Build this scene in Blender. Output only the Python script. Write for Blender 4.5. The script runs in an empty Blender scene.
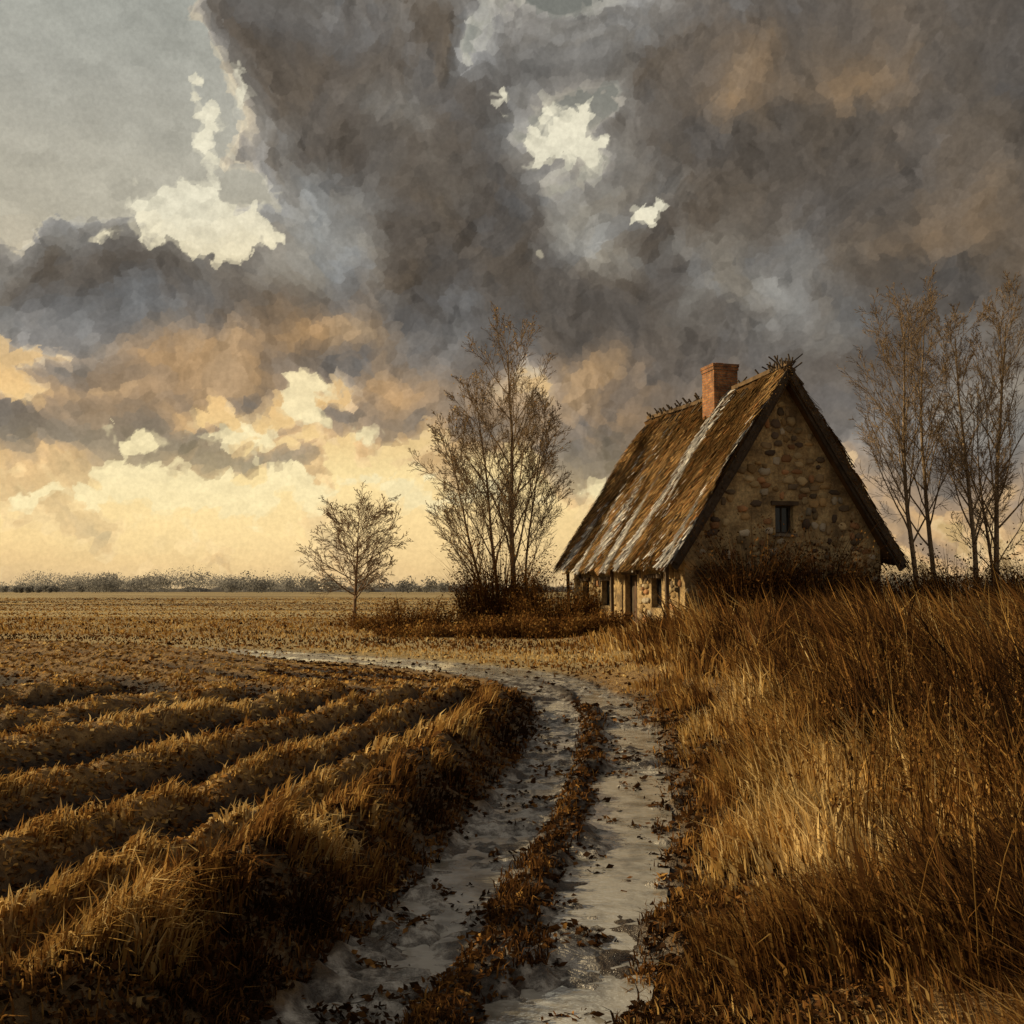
import bpy, math, random, time, bmesh
import numpy as np
from mathutils import Vector
T0=time.time()
random.seed(7); rng=np.random.default_rng(7)
sc=bpy.context.scene
sc.view_settings.view_transform='Standard'; sc.view_settings.look='None'; sc.view_settings.exposure=0
# ------------------------------------------------------------ helpers
TAB=rng.random((256,256))
def vn(x,y):
    xi=np.floor(x).astype(int); yi=np.floor(y).astype(int)
    fx=x-xi; fy=y-yi; fx=fx*fx*fx*(fx*(fx*6-15)+10); fy=fy*fy*fy*(fy*(fy*6-15)+10)
    a=TAB[xi%256,yi%256]; b=TAB[(xi+1)%256,yi%256]; c=TAB[xi%256,(yi+1)%256]; d=TAB[(xi+1)%256,(yi+1)%256]
    return (a*(1-fx)+b*fx)*(1-fy)+(c*(1-fx)+d*fx)*fy
def fbm(x,y,o=4,g=.5):
    s=0;a=.5;t=0;c,sn=.8,.6
    for i in range(o):
        s=s+a*vn(x+17.3*i,y+5.1*i); t+=a; a*=g
        x,y=2*(x*c-y*sn),2*(x*sn+y*c)
    return s/t
def billow(x,y,o=4):
    s=0;a=.5;t=0;c,sn=.8,.6
    for i in range(o):
        s=s+a*(1-np.sqrt((2*vn(x+7.3*i,y+15.1*i)-1)**2+.03)); t+=a; a*=.5
        x,y=2*(x*c-y*sn),2*(x*sn+y*c)
    return s/t
def sst(a,b,x):
    t=np.clip((x-a)/(b-a),0,1); return t*t*(3-2*t)

def build(name,V,polys,mat,col=None,parent=None,smooth=False,extra=None):
    me=bpy.data.meshes.new(name)
    V=np.asarray(V,dtype=np.float32)
    me.vertices.add(len(V)); me.vertices.foreach_set('co',V.ravel())
    loops=np.concatenate([p.ravel() for p in polys]).astype(np.int32)
    tot=np.concatenate([np.full(len(p),p.shape[1]) for p in polys]).astype(np.int32)
    st=np.concatenate([[0],np.cumsum(tot)[:-1]]).astype(np.int32)
    me.loops.add(len(loops)); me.loops.foreach_set('vertex_index',loops)
    me.polygons.add(len(tot)); me.polygons.foreach_set('loop_start',st)
    try: me.polygons.foreach_set('loop_total',tot)
    except Exception: pass
    me.update(calc_edges=True)
    if smooth: me.polygons.foreach_set('use_smooth',np.ones(len(tot),dtype=bool))
    if col is not None:
        c=np.ones((len(V),4),dtype=np.float32); c[:,:3]=col
        at=me.color_attributes.new('Col','FLOAT_COLOR','POINT'); at.data.foreach_set('color',c.ravel())
    if extra:
        for k,v in extra.items():
            at=me.attributes.new(k,'FLOAT','POINT'); at.data.foreach_set('value',np.asarray(v,dtype=np.float32))
    ob=bpy.data.objects.new(name,me); sc.collection.objects.link(ob)
    if mat: me.materials.append(mat)
    if parent: ob.parent=parent
    return ob

def newmat(name):
    m=bpy.data.materials.new(name); m.use_nodes=True
    nt=m.node_tree; nt.nodes.clear()
    out=nt.nodes.new('ShaderNodeOutputMaterial')
    return m,nt,out
def N(nt,t,**k):
    n=nt.nodes.new(t)
    for a,b in k.items(): setattr(n,a,b)
    return n
def mth(nt,op,a,b=None,c=None):
    n=nt.nodes.new('ShaderNodeMath'); n.operation=op
    for i,v in enumerate((a,b,c)):
        if v is None: continue
        if isinstance(v,(int,float)): n.inputs[i].default_value=v
        else: nt.links.new(v,n.inputs[i])
    return n.outputs[0]
def mixc(nt,f,a,b,bt='MIX'):
    n=nt.nodes.new('ShaderNodeMix'); n.data_type='RGBA'; n.blend_type=bt
    for i,v in ((0,f),(6,a),(7,b)):
        if isinstance(v,(int,float)): n.inputs[i].default_value=v
        elif isinstance(v,tuple): n.inputs[i].default_value=(*v,1)
        else: nt.links.new(v,n.inputs[i])
    return n.outputs[2]
def ramp(nt,f,pts,interp='LINEAR'):
    n=nt.nodes.new('ShaderNodeValToRGB'); cr=n.color_ramp; cr.interpolation=interp
    while len(cr.elements)<len(pts): cr.elements.new(.5)
    for e,(p,c) in zip(cr.elements,pts):
        e.position=p; e.color=(*c,1) if isinstance(c,tuple) else (c,c,c,1)
    nt.links.new(f,n.inputs[0]); return n.outputs[0]
def noise(nt,vec,scale,detail=4,rough=.55,dist=0):
    n=nt.nodes.new('ShaderNodeTexNoise'); n.inputs['Scale'].default_value=scale
    n.inputs['Detail'].default_value=detail; n.inputs['Roughness'].default_value=rough; n.inputs['Distortion'].default_value=dist
    if vec is not None: nt.links.new(vec,n.inputs['Vector'])
    return n

def attr_mat(name,rough=.85,transl=.0,nscale=3.,nvar=.35,bump=0.,bscale=20,spec=.25):
    m,nt,out=newmat(name)
    at=N(nt,'ShaderNodeAttribute',attribute_name='Col')
    tc=N(nt,'ShaderNodeTexCoord')
    nz=noise(nt,tc.outputs['Object'],nscale,2,.6)
    v=ramp(nt,nz.outputs[0],[(.3,1-nvar),(.7,1+nvar*.6)])
    c=mixc(nt,1.,at.outputs['Color'],v,'MULTIPLY')
    if transl>0:
        p=N(nt,'ShaderNodeBsdfDiffuse'); nt.links.new(c,p.inputs['Color'])
        t=N(nt,'ShaderNodeBsdfTranslucent'); nt.links.new(c,t.inputs['Color'])
        mx=N(nt,'ShaderNodeMixShader'); mx.inputs[0].default_value=transl
        nt.links.new(p.outputs[0],mx.inputs[1]); nt.links.new(t.outputs[0],mx.inputs[2]); nt.links.new(mx.outputs[0],out.inputs[0])
    else:
        p=N(nt,'ShaderNodeBsdfPrincipled'); nt.links.new(c,p.inputs['Base Color'])
        p.inputs['Roughness'].default_value=rough; p.inputs['Specular IOR Level'].default_value=spec
        if bump:
            b=N(nt,'ShaderNodeBump'); b.inputs['Strength'].default_value=bump; b.inputs['Distance'].default_value=.05
            n2=noise(nt,tc.outputs['Object'],bscale,4,.6); nt.links.new(n2.outputs[0],b.inputs['Height']); nt.links.new(b.outputs[0],p.inputs['Normal'])
        nt.links.new(p.outputs[0],out.inputs[0])
    return m

# ------------------------------------------------------------ camera
PITCH=math.atan(76/1100)
cam=bpy.data.cameras.new('camera'); co=bpy.data.objects.new('camera',cam); sc.collection.objects.link(co)
cam.lens=1100/1024*36; cam.sensor_width=36; cam.clip_end=20000; cam.clip_start=.05
co.location=(0,0,1.7); co.rotation_euler=(math.radians(90)+PITCH,0,0); sc.camera=co

# ------------------------------------------------------------ sun + world
S=Vector((-.90,.12,.37)).normalized()
sl=bpy.data.lights.new('sun','SUN'); sl.energy=5.0; sl.angle=math.radians(.8); sl.color=(1,.78,.46)
so=bpy.data.objects.new('sun',sl); sc.collection.objects.link(so); so.rotation_euler=(-S).to_track_quat('-Z','Y').to_euler()
so.location=(-30,5,20)
W=bpy.data.worlds.new('World'); sc.world=W; W.use_nodes=True
nt=W.node_tree; nt.nodes.clear()
wout=N(nt,'ShaderNodeOutputWorld'); bg=N(nt,'ShaderNodeBackground'); nt.links.new(bg.outputs[0],wout.inputs[0])
sky=N(nt,'ShaderNodeTexSky'); sky.sky_type='NISHITA'; sky.sun_disc=False
sky.sun_elevation=math.asin(S.z); sky.sun_rotation=math.atan2(S.x,S.y)
tc=N(nt,'ShaderNodeTexCoord'); nz=noise(nt,tc.outputs['Generated'],2.2,3,.6)
cov=ramp(nt,nz.outputs[0],[(.38,.55),(.55,.95)])
ccl=ramp(nt,nz.outputs[0],[(.35,(4.0,3.35,2.5)),(.6,(2.1,1.8,1.42))])
wc_=mixc(nt,cov,sky.outputs[0],ccl); nt.links.new(wc_,bg.inputs[0]); bg.inputs[1].default_value=.10

# ------------------------------------------------------------ cloudy western sky dome (direction based)
def azel(px,py):
    vx,vy,vz=(px-512),1100.,(512-py)
    y=vy*math.cos(PITCH)-vz*math.sin(PITCH); z=vy*math.sin(PITCH)+vz*math.cos(PITCH)
    return math.atan2(vx,y), math.atan2(z,math.hypot(vx,y))
R2=math.radians
st=R2(.055)
fine=np.arange(-R2(29),R2(29),st); g=[fine[-1]]; s_=st
while g[-1]<R2(76): s_*=1.05; g.append(g[-1]+min(s_,R2(1)))
g=np.array(g[1:]); AZ=np.concatenate([-(g[::-1]),fine,g]); na0=len(g)
ef=np.arange(-R2(.6),R2(31),st); g=[ef[-1]]; s_=st
while g[-1]<R2(64): s_*=1.05; g.append(g[-1]+min(s_,R2(1)))
EL=np.concatenate([ef,np.array(g[1:])])
A0,E0=np.meshgrid(AZ,EL); SH=A0.shape
K=1100.
U0=A0*K; V0=E0*K
def wp(U,V,lam,amp,sd,o=3):
    return U+amp*2*(fbm(U/lam+sd,V/lam+sd*2,o)-.5), V+amp*1.7*(fbm(U/lam+sd+50,V/lam+31,o)-.5)
Ua,Va=wp(U0,V0,150,70,3.1,3)
Ub,Vb=wp(Ua,Va,48,32,7.7,5)
Uc,Vc=wp(U0,V0,40,28,11.7,5)
def G(U,V,px,py,rx,ry,amp):
    a,e=azel(px,py); return amp*np.exp(-(((U-a*K)/rx)**2+((V-e*K)/ry)**2))
def GS(U,V,L):
    s=0
    for q in L: s=s+G(U,V,*q)
    return s
dark=GS(Ub,Vb,[(350,90,110,110,.9),(430,180,110,110,1.0),(470,60,60,70,.5),(270,60,60,90,.6),(110,300,170,62,1.0),(300,290,120,70,.7),(70,215,50,35,.4),(500,230,60,50,.4),
 (500,330,220,70,.8),(700,330,190,90,1.0),(860,150,230,210,1.3),(1050,80,220,260,.9),(900,390,250,70,.9),(670,90,80,110,.8),
 (150,385,90,20,.8),(20,452,95,24,1.1),(255,466,60,12,1.),(330,425,50,12,.6),(450,430,60,18,.6),(620,440,80,22,.8),(180,440,40,10,.6),(110,420,40,10,.5),
 (30,60,150,120,-.9),(190,215,55,34,-.7),(557,140,34,38,-.85),(655,208,12,12,-.5),(545,262,10,10,-.5),(555,20,60,40,.12),(300,395,70,24,-.4),(590,240,44,26,-.25),(60,360,50,14,-.5),(520,400,50,12,-.3)])
bl=billow(Ua/90,Va/90,4)
n1=fbm(Ub/60+9,Vb/60,5)
dens=dark+.6*(bl-.5)+1.05*(n1-.5)+.30*(fbm(Ub/16,Vb/16,3)-.5)
dens+=np.clip(np.abs(A0)-.5,0,1)*.7+np.clip(E0-.53,0,1)*1.2
def gradst(x,xs,cs):
    xs=np.array(xs); cs=np.array(cs,float); return np.stack([np.interp(x,xs,cs[:,i]) for i in range(3)],-1)
nA=fbm(U0/120,V0/50,4)
e01=E0/.55+.05*(nA-.5)
clear=gradst(e01,[0,.04,.10,.18,.30,.42,.55,.75,.95,1.1],[(.66,.45,.23),(.80,.53,.24),(.98,.68,.30),(1.,.77,.37),(.88,.58,.26),(.60,.47,.30),(.50,.46,.36),(.43,.42,.36),(.36,.37,.33),(.31,.32,.30)])
clear*=np.interp(A0,[-1,-.12,.05,.2,.35,1.2],[1,1,.88,.74,.66,.5])[...,None]
clear*=(1-.38*sst(-.08,.02,A0)*sst(.6,.8,e01))[...,None]
clear*=(.90+.34*(fbm(U0/34,V0/16,4)-.35))[...,None]
H=.6*dens+.9*fbm(Uc/52+4,Vc/46,4,.45)+.34*fbm(Ub/22,Vb/19,3)
gv=np.gradient(H,axis=0)/(np.gradient(V0,axis=0)+1e-9); gu=np.gradient(H,axis=1)/(np.gradient(U0,axis=1)+1e-9)
rel=np.tanh((gu*.8-gv*.1)*24)
fn=fbm(Uc/90+20,Vc/70,4)
chi=gradst(dens,[.12,.20,.32,.50,.85,1.2],[(.62,.57,.44),(.46,.43,.355),(.29,.275,.245),(.19,.18,.16),(.138,.125,.108),(.112,.096,.078)])
leftm=(1-sst(-.12,.0,A0))[...,None]; edge=np.exp(-((dens-.15)/.045)**2)[...,None]
chi=chi+edge*leftm*(np.array([.95,.84,.58])-chi)*.8
clo=gradst(dens,[.12,.26,.42,.65,1.],[(.98,.76,.42),(.64,.42,.20),(.34,.25,.165),(.21,.178,.145),(.155,.138,.12)])
lm=(1-sst(.22,.46,e01))[...,None]
cc=chi*(1-lm)+clo*lm
bluem=GS(Uc,Vc,[(320,215,60,55,.8),(570,235,60,45,1.1),(690,255,45,60,.8),(30,320,80,50,.5),(800,290,60,50,.4),(540,100,40,40,.9),(120,230,80,40,.5),(440,320,60,30,.5),(1000,420,120,40,.4),(900,330,80,30,.3),(620,180,40,50,.6),(400,120,30,40,.4),(470,200,30,40,.4),(560,30,60,30,.6)])
bm=np.clip(bluem*(fn*3.4-1.1),0,1)[...,None]; cc=cc*(1-bm)+np.array([.285,.280,.250])*bm
wm_=GS(Uc,Vc,[(740,90,36,44,.26),(865,110,46,48,.32),(575,380,70,26,1.),(340,340,60,26,.8),(190,350,50,26,.9),(620,430,90,26,.9),(250,400,60,26,.9),(480,430,80,26,.9),(930,250,60,40,.3),(100,400,60,20,.7),(60,480,60,14,.6),(380,390,50,20,.8)])
wmm=np.clip(wm_*(fn*3.4-1.05),0,.72)[...,None]; cc=cc*(1-wmm)+np.array([.45,.29,.14])*wmm
cc=cc*(1+.34*rel+.60*(fn-.5)+.30*(fbm(U0/16,V0/11,3)-.5))[...,None]
cc*=np.stack([1+.26*(n1-.42),1+.05*(n1-.5),1-.26*(n1-.5)],-1)
al=sst(.12,.22,dens)[...,None]
colr=clear*(1-al)+cc*al
br=GS(Uc,Vc,[(185,215,60,30,1.1),(235,228,36,22,.8),(565,140,30,36,1.1),(495,92,18,14,.8),(655,208,10,11,1.1),(545,263,8,11,1.),(228,110,24,22,.6),(208,140,12,40,.7),(240,70,8,30,.4),
  (205,500,110,24,1.2),(300,487,24,14,.9),(128,470,28,12,.9),(312,400,22,18,1.),(262,445,40,12,.9),(590,490,40,20,.9),(390,490,50,12,.9),(105,425,12,10,.8),(30,500,60,12,.6),(480,500,60,12,.7),(360,440,26,8,.6),(160,440,36,8,.6),(430,470,30,8,.6),(215,430,26,8,.5),(110,240,14,6,.5)])
nb2=fbm(Uc/24+40,Vc/17,4)
brm=sst(.44,.58,br+1.3*(nb2-.5)*sst(.05,.3,br))[...,None]*.95
bcol=gradst(e01,[.15,.4,.6],[(1.03,.90,.54),(1.,.82,.48),(.90,.84,.64)])*(.84+.40*(fbm(U0/14,V0/8,3)-.4))[...,None]
colr=colr*(1-brm)+bcol*brm
gl=G(U0,V0,215,520,300,60,.56)[...,None]; colr=colr*(1-gl)+np.array([1.04,.82,.42])*gl
gl=G(U0,V0,560,535,170,56,.40)[...,None]; colr=colr*(1-gl)+np.array([1.,.74,.36])*gl
colr=np.clip(colr,.02,1.15)
def dabc(U,V,cu,cv,th,amt,seed):
    c,s=math.cos(th),math.sin(th); a=(U*c+V*s)/cu; b=(-U*s+V*c)/cv
    ia=np.floor(a).astype(int); ib=np.floor(b).astype(int); best=np.full(U.shape,1e9); ba=a.copy(); bb=b.copy()
    for i in(-1,0,1):
        for j in(-1,0,1):
            ca=ia+i; cb=ib+j; ja=ca+TAB[(ca+seed)%256,cb%256]; jb=cb+TAB[(ca+91)%256,(cb+seed)%256]
            d=(ja-a)**2+(jb-b)**2; m=d<best; best=np.where(m,d,best); ba=np.where(m,ja,ba); bb=np.where(m,jb,bb)
    a2=(a+(ba-a)*amt)*cu; b2=(b+(bb-b)*amt)*cv
    return a2*c-b2*s, a2*s+b2*c
ne=len(ef); nf=len(fine); sl1=(slice(0,ne),slice(na0,na0+nf))
Uf,Vf=U0[sl1],V0[sl1]
Uw,Vw_=wp(Uf,Vf,10,2.5,5,2)
def resamp(cu,cv,th,amt,seed):
    u,v=dabc(Uw,Vw_,cu,cv,th,amt,seed)
    ii=np.clip(np.round((v/K-ef[0])/st).astype(int),0,ne-1); jj=np.clip(np.round((u/K-fine[0])/st).astype(int),0,nf-1)
    return colr[sl1][ii,jj]
ra=resamp(13,8,.6,.9,3); rb_=resamp(11,7,-.7,.9,33); mk=(fbm(Uf/40,Vf/40,2)>.5)[...,None]
colr[sl1]=colr[sl1]*.36+np.where(mk,ra,rb_)*.64
alpha=(1-sst(R2(60),R2(74),np.abs(A0)))*(1-sst(R2(44),R2(62),E0))
RD=3600.
Vd=np.stack([RD*np.cos(E0)*np.sin(A0),RD*np.cos(E0)*np.cos(A0),RD*np.sin(E0)+1.7],-1).reshape(-1,3)
ny,nx=SH; idx=np.arange(nx*ny).reshape(ny,nx)
Fq=np.stack([idx[:-1,:-1],idx[:-1,1:],idx[1:,1:],idx[1:,:-1]],-1).reshape(-1,4)
sm,nts,out=newmat('sky_clouds')
at=N(nts,'ShaderNodeAttribute',attribute_name='Col'); aa=N(nts,'ShaderNodeAttribute',attribute_name='cover')
tcs=N(nts,'ShaderNodeTexCoord'); nz=noise(nts,tcs.outputs['Object'],.08,2,.6)
c=mixc(nts,1.,at.outputs['Color'],ramp(nts,nz.outputs[0],[(.3,.93),(.7,1.07)]),'MULTIPLY')
em=N(nts,'ShaderNodeEmission'); nts.links.new(c,em.inputs[0]); tr=N(nts,'ShaderNodeBsdfTransparent'); mx=N(nts,'ShaderNodeMixShader')
nts.links.new(aa.outputs['Fac'],mx.inputs[0]); nts.links.new(tr.outputs[0],mx.inputs[1]); nts.links.new(em.outputs[0],mx.inputs[2]); nts.links.new(mx.outputs[0],out.inputs[0])
sm.cycles.emission_sampling='NONE'
build('sky',Vd,[Fq],sm,col=colr.reshape(-1,3),smooth=True,extra=dict(cover=alpha.ravel()))
print('sky',SH,time.time()-T0)

# ------------------------------------------------------------ terrain function
TP=np.array([(-2.9,-14),(-2.0,-5),(-1.15,0),(-.62,2.6),(-.27,4.5),(.02,6),(.47,8.8),(.86,12.0),(1.05,15.2),(.88,18.4),(.1,21.6),(-1.6,24.4),(-4.6,27.4),(-8.5,30.6),(-15,34.5),(-30,42),(-60,52)],float)
def catmull(P,n=8):
    out=[]
    for i in range(len(P)-1):
        p0=P[max(i-1,0)];p1=P[i];p2=P[i+1];p3=P[min(i+2,len(P)-1)]
        for t in np.linspace(0,1,n,endpoint=False):
            out.append(.5*((2*p1)+(-p0+p2)*t+(2*p0-5*p1+4*p2-p3)*t*t+(-p0+3*p1-3*p2+p3)*t**3))
    out.append(P[-1]); return np.array(out)
TC=catmull(TP); TT=np.gradient(TC,axis=0); TT/=np.linalg.norm(TT,axis=1)[:,None]
def sdist(x,y):
    x=np.asarray(x,float).ravel(); y=np.asarray(y,float).ravel(); o=np.empty(len(x))
    A=TC[:-1]; B=TC[1:]-TC[:-1]; L2=(B**2).sum(1)
    for i in range(0,len(x),20000):
        px=x[i:i+20000,None]-A[None,:,0]; py=y[i:i+20000,None]-A[None,:,1]
        t=np.clip((px*B[:,0]+py*B[:,1])/L2,0,1)
        dx=px-t*B[:,0]; dy=py-t*B[:,1]; d2=dx*dx+dy*dy
        j=d2.argmin(1); r=np.arange(len(j))
        cr=B[j,0]*dy[r,j]-B[j,1]*dx[r,j]
        o[i:i+20000]=np.sqrt(d2[r,j])*np.where(cr>=0,1,-1)
    return o/(1+.35*sst(18,24,y))
near=TC[(TC[:,1]<=16)]; bk=TC[(TC[:,1]>=20.5)][::-1]
def furrow(x,y):
    xc=np.interp(y,near[:,1],near[:,0]); w1=np.maximum(xc-x-1.25,-.5)
    yb=np.interp(x,bk[:,0],bk[:,1]); w2=yb-y-1.6
    a=.30+.062*np.clip(18-y,0,17)
    k1=1.55*np.log2(np.maximum(1+w1/a,.05)); k2=w2/1.6
    return -np.log(np.exp(-np.clip(k1,-4,30)*1.3)+np.exp(-np.clip(k2,-4,30)*1.3))/1.3
def terrain(x,y):
    x=np.asarray(x,float).ravel(); y=np.asarray(y,float).ravel()
    off=sdist(x,y); ao=np.abs(off)
    n1=fbm(x*.9,y*.9,4)-.5; n2=fbm(x*4+9,y*4,3)-.5; n3=fbm(x*14,y*14+3,2)-.5
    z=np.zeros(len(x))
    bed=1-sst(.70,.98,ao+n2*.6+n1*.35)
    back=sst(16,22,y)
    z-=.085*bed*(1-.6*back)
    z+=(.085+.08*n1)*np.exp(-((off+n2*.25+n1*.2)/.13)**2)*(1-.8*back)
    z+=bed*(n2*.10+n3*.07+n1*.08+.014*(off>0))*(1-.6*back)
    bank=.34*np.exp(-((off-1.30+n1*.15)/.30)**2)*(off>0)*(1-sst(14,19,y))*(1+.35*n1+.3*n2)
    field=sst(1.35,1.8,off)*(y<60)
    k=furrow(x,y)+n1*.16+n2*.05
    rd=.5+.5*np.cos(2*np.pi*k)
    lowr=(.24+.76*sst(0,-6,x+3))
    amp=.46*(1-sst(14,21,y)*(1-lowr))*(1-.15*sst(16,26,y))
    z+=np.maximum(bank,field*(amp*rd-.10)*(.92+.35*n1+.3*n2))
    z+=(.16*sst(.8,1.9,-off)+.14*sst(2,8,-off))*(y<60)*(1-.9*sst(19,23,y)*sst(4,1,x))
    out=1-bed
    z+=out*(n1*.07*np.minimum(1,ao)+n2*.05+n3*.05)*(1-.6*back)
    flat=sst(50,120,np.hypot(x,y)); z=z*(1-flat)
    return z,off,k,rd,field,bed
def axis(lo,dlo,dhi,step,grow,far,rel=0):
    a=[dlo]
    while a[-1]<dhi: a.append(a[-1]+max(step,rel*a[-1]))
    s=a[-1]-a[-2]
    while a[-1]<far: s*=grow; a.append(a[-1]+s)
    b=[dlo]; s=step
    while b[-1]>lo: s*=grow; b.append(b[-1]-s)
    return np.array(b[::-1][:-1]+a)
gx=axis(-4000,-9,4,.045,1.035,4000); gy=axis(-400,2.2,46,.04,1.05,5000,rel=.0042)
X,Y=np.meshgrid(gx,gy); nx,ny=len(gx),len(gy)
z,off,k,rd,field,bed=terrain(X,Y)
idx=np.arange(nx*ny).reshape(ny,nx)
Fq=np.stack([idx[:-1,:-1],idx[:-1,1:],idx[1:,1:],idx[1:,:-1]],-1).reshape(-1,4)
gm,nt2,out=newmat('ground_soil')
def A(n):
    a=N(nt2,'ShaderNodeAttribute',attribute_name=n); return a.outputs['Fac']
tc2=N(nt2,'ShaderNodeTexCoord'); O=tc2.outputs['Object']
na=noise(nt2,O,2.6,4,.65); nb=noise(nt2,O,9,5,.7)
mpf=N(nt2,'ShaderNodeMapping'); nt2.links.new(O,mpf.inputs[0]); mpf.inputs['Scale'].default_value=(.012,.05,1); nc=noise(nt2,mpf.outputs[0],1.,5,.6)
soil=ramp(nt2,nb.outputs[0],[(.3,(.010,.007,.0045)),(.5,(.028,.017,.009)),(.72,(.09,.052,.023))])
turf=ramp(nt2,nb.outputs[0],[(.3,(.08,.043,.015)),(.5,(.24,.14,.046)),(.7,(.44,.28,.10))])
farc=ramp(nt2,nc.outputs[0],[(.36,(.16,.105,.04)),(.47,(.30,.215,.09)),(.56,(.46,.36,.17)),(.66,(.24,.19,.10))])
mud=ramp(nt2,nb.outputs[0],[(.34,(.045,.036,.026)),(.47,(.20,.18,.15)),(.60,(.50,.47,.41))])
dmud=ramp(nt2,nb.outputs[0],[(.3,(.014,.010,.007)),(.6,(.075,.055,.036))])
mud=mixc(nt2,ramp(nt2,na.outputs[0],[(.43,0.),(.50,1.)]),dmud,mud)
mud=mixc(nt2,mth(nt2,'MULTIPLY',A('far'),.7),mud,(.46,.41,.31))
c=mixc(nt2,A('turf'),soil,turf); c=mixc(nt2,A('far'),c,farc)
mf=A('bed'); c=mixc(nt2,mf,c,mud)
p=N(nt2,'ShaderNodeBsdfPrincipled'); nt2.links.new(c,p.inputs['Base Color'])
nt2.links.new(mth(nt2,'SUBTRACT',.92,mth(nt2,'MULTIPLY',mf,.72)),p.inputs['Roughness'])
b=N(nt2,'ShaderNodeBump'); b.inputs['Strength'].default_value=1.; b.inputs['Distance'].default_value=.07
nt2.links.new(nb.outputs[0],b.inputs['Height']); nt2.links.new(b.outputs[0],p.inputs['Normal'])
nt2.links.new(p.outputs[0],out.inputs[0])
r=np.hypot(X,Y).ravel(); xr,yr=X.ravel(),Y.ravel()
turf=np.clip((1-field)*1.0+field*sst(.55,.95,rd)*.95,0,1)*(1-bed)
turf*=np.where((np.abs(off)<1.5)&(yr<18),.35,1)
cen=np.exp(-((off)/.16)**2)*(1-.8*sst(18,22,yr))
bedm=np.clip(bed*(1-cen*.95),0,1)*(1-sst(.62,.9,np.abs(off))*.75)*(.12+.88*sst(-13,-6,xr))
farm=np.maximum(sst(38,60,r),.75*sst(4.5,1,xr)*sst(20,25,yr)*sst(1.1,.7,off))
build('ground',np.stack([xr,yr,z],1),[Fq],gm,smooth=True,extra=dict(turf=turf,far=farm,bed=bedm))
wm,ntw,out=newmat('rut_water')
p=N(ntw,'ShaderNodeBsdfPrincipled'); p.inputs['Roughness'].default_value=.03; p.inputs['Specular IOR Level'].default_value=1.; p.inputs['IOR'].default_value=1.6
tcw=N(ntw,'ShaderNodeTexCoord'); nw=noise(ntw,tcw.outputs['Object'],9,3,.6); b=N(ntw,'ShaderNodeBump'); b.inputs['Strength'].default_value=.22; b.inputs['Distance'].default_value=.02
n5=noise(ntw,tcw.outputs['Object'],3.5,4,.6); ntw.links.new(ramp(ntw,n5.outputs[0],[(.38,(.20,.185,.15)),(.55,(.42,.40,.345))]),p.inputs['Base Color'])  # silty base colour raised to stand in for weak sky reflection
ntw.links.new(nw.outputs[0],b.inputs['Height']); ntw.links.new(b.outputs[0],p.inputs['Normal']); ntw.links.new(p.outputs[0],out.inputs[0])
sel=(TC[:,1]>1)&(TC[:,1]<31); C=TC[sel]; T=TT[sel]; nrm=np.stack([-T[:,1],T[:,0]],1)
wz=-.073+.041*sst(16,22,C[:,1]); ww_=(.78*(1+.35*sst(18,24,C[:,1])))[:,None]
VL=np.concatenate([C+nrm*ww_,C-nrm*ww_]); n=len(C)
Vw=np.column_stack([VL,np.concatenate([wz,wz])]); i=np.arange(n-1)
build('puddle_water',Vw,[np.stack([i,i+1,i+1+n,i+n],1)],wm)
print('ground',time.time()-T0)

# ------------------------------------------------------------ grasses
def blades(name,Pp,h,w,lean,laz,col,mat,parent=None):
    n=len(Pp); u=np.array([0,0,1.])
    l=np.stack([np.cos(laz),np.sin(laz),0*laz],1); sa=rng.random(n)*np.pi; s=np.stack([np.cos(sa),np.sin(sa),0*sa],1)*(w[:,None]/2)
    b0=Pp-np.array([0,0,.02]); m=Pp+u*(h*.55)[:,None]+l*(h*lean*.28)[:,None]
    t=Pp+u*(h*(1-.35*np.minimum(lean,1.3)**2))[:,None]+l*(h*lean)[:,None]
    V=np.stack([b0-s,b0+s,m-s*.85,m+s*.85,t],1).reshape(-1,3)
    k=np.arange(n)*5
    q=np.stack([k,k+1,k+3,k+2],1); tr=np.stack([k+2,k+3,k+4],1)
    return build(name,V,[q,tr],mat,col=np.repeat(col,5,0),parent=parent)
def palette(n,mixv,sd=.17):
    pts=np.array([0,.25,.5,.75,1.]); c=np.array([(.035,.019,.010),(.125,.056,.019),(.30,.15,.042),(.49,.30,.09),(.70,.52,.24)])
    m=np.clip(mixv+rng.normal(0,sd,n),0,1)
    return np.stack([np.interp(m,pts,c[:,i]) for i in range(3)],1)
def scatter(n,d0,d1,fx=.62):
    d=np.exp(rng.uniform(np.log(d0),np.log(d1),n)); x=rng.uniform(-fx,fx,n)*d; return x,d
def hloc(x,y):
    hx,hy=x-8.93,y-36; return hx*.965+hy*.26,-hx*.26+hy*.965
gmat=attr_mat('dry_grass',.75,.35,2.,.3)
x,y=scatter(260000,2.6,60)
z,off,k,rd,field,bed=terrain(x,y)
cl=fbm(x*1.3,y*1.0,4)
lx,ly=hloc(x,y); inhouse=(np.abs(lx)<3.7)&(ly>-.1)&(ly<11.8)
lefth=sst(17,21,y)*sst(4.5,1.6,x)
keep=(off<-.82-.9*(cl-.4))&~inhouse&(rng.random(len(x))<np.clip(.22+3.2*(cl-.36),.18,1))&(rng.random(len(x))>lefth*.6)
x,y,z,off,cl,lefth,lx,ly=x[keep],y[keep],z[keep],off[keep],cl[keep],lefth[keep],lx[keep],ly[keep]; n=len(x)
ro=-off; cn=sst(.35,.68,cl)
tallm=sst(1.7,5,ro)*sst(3.5,9,y)
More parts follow.
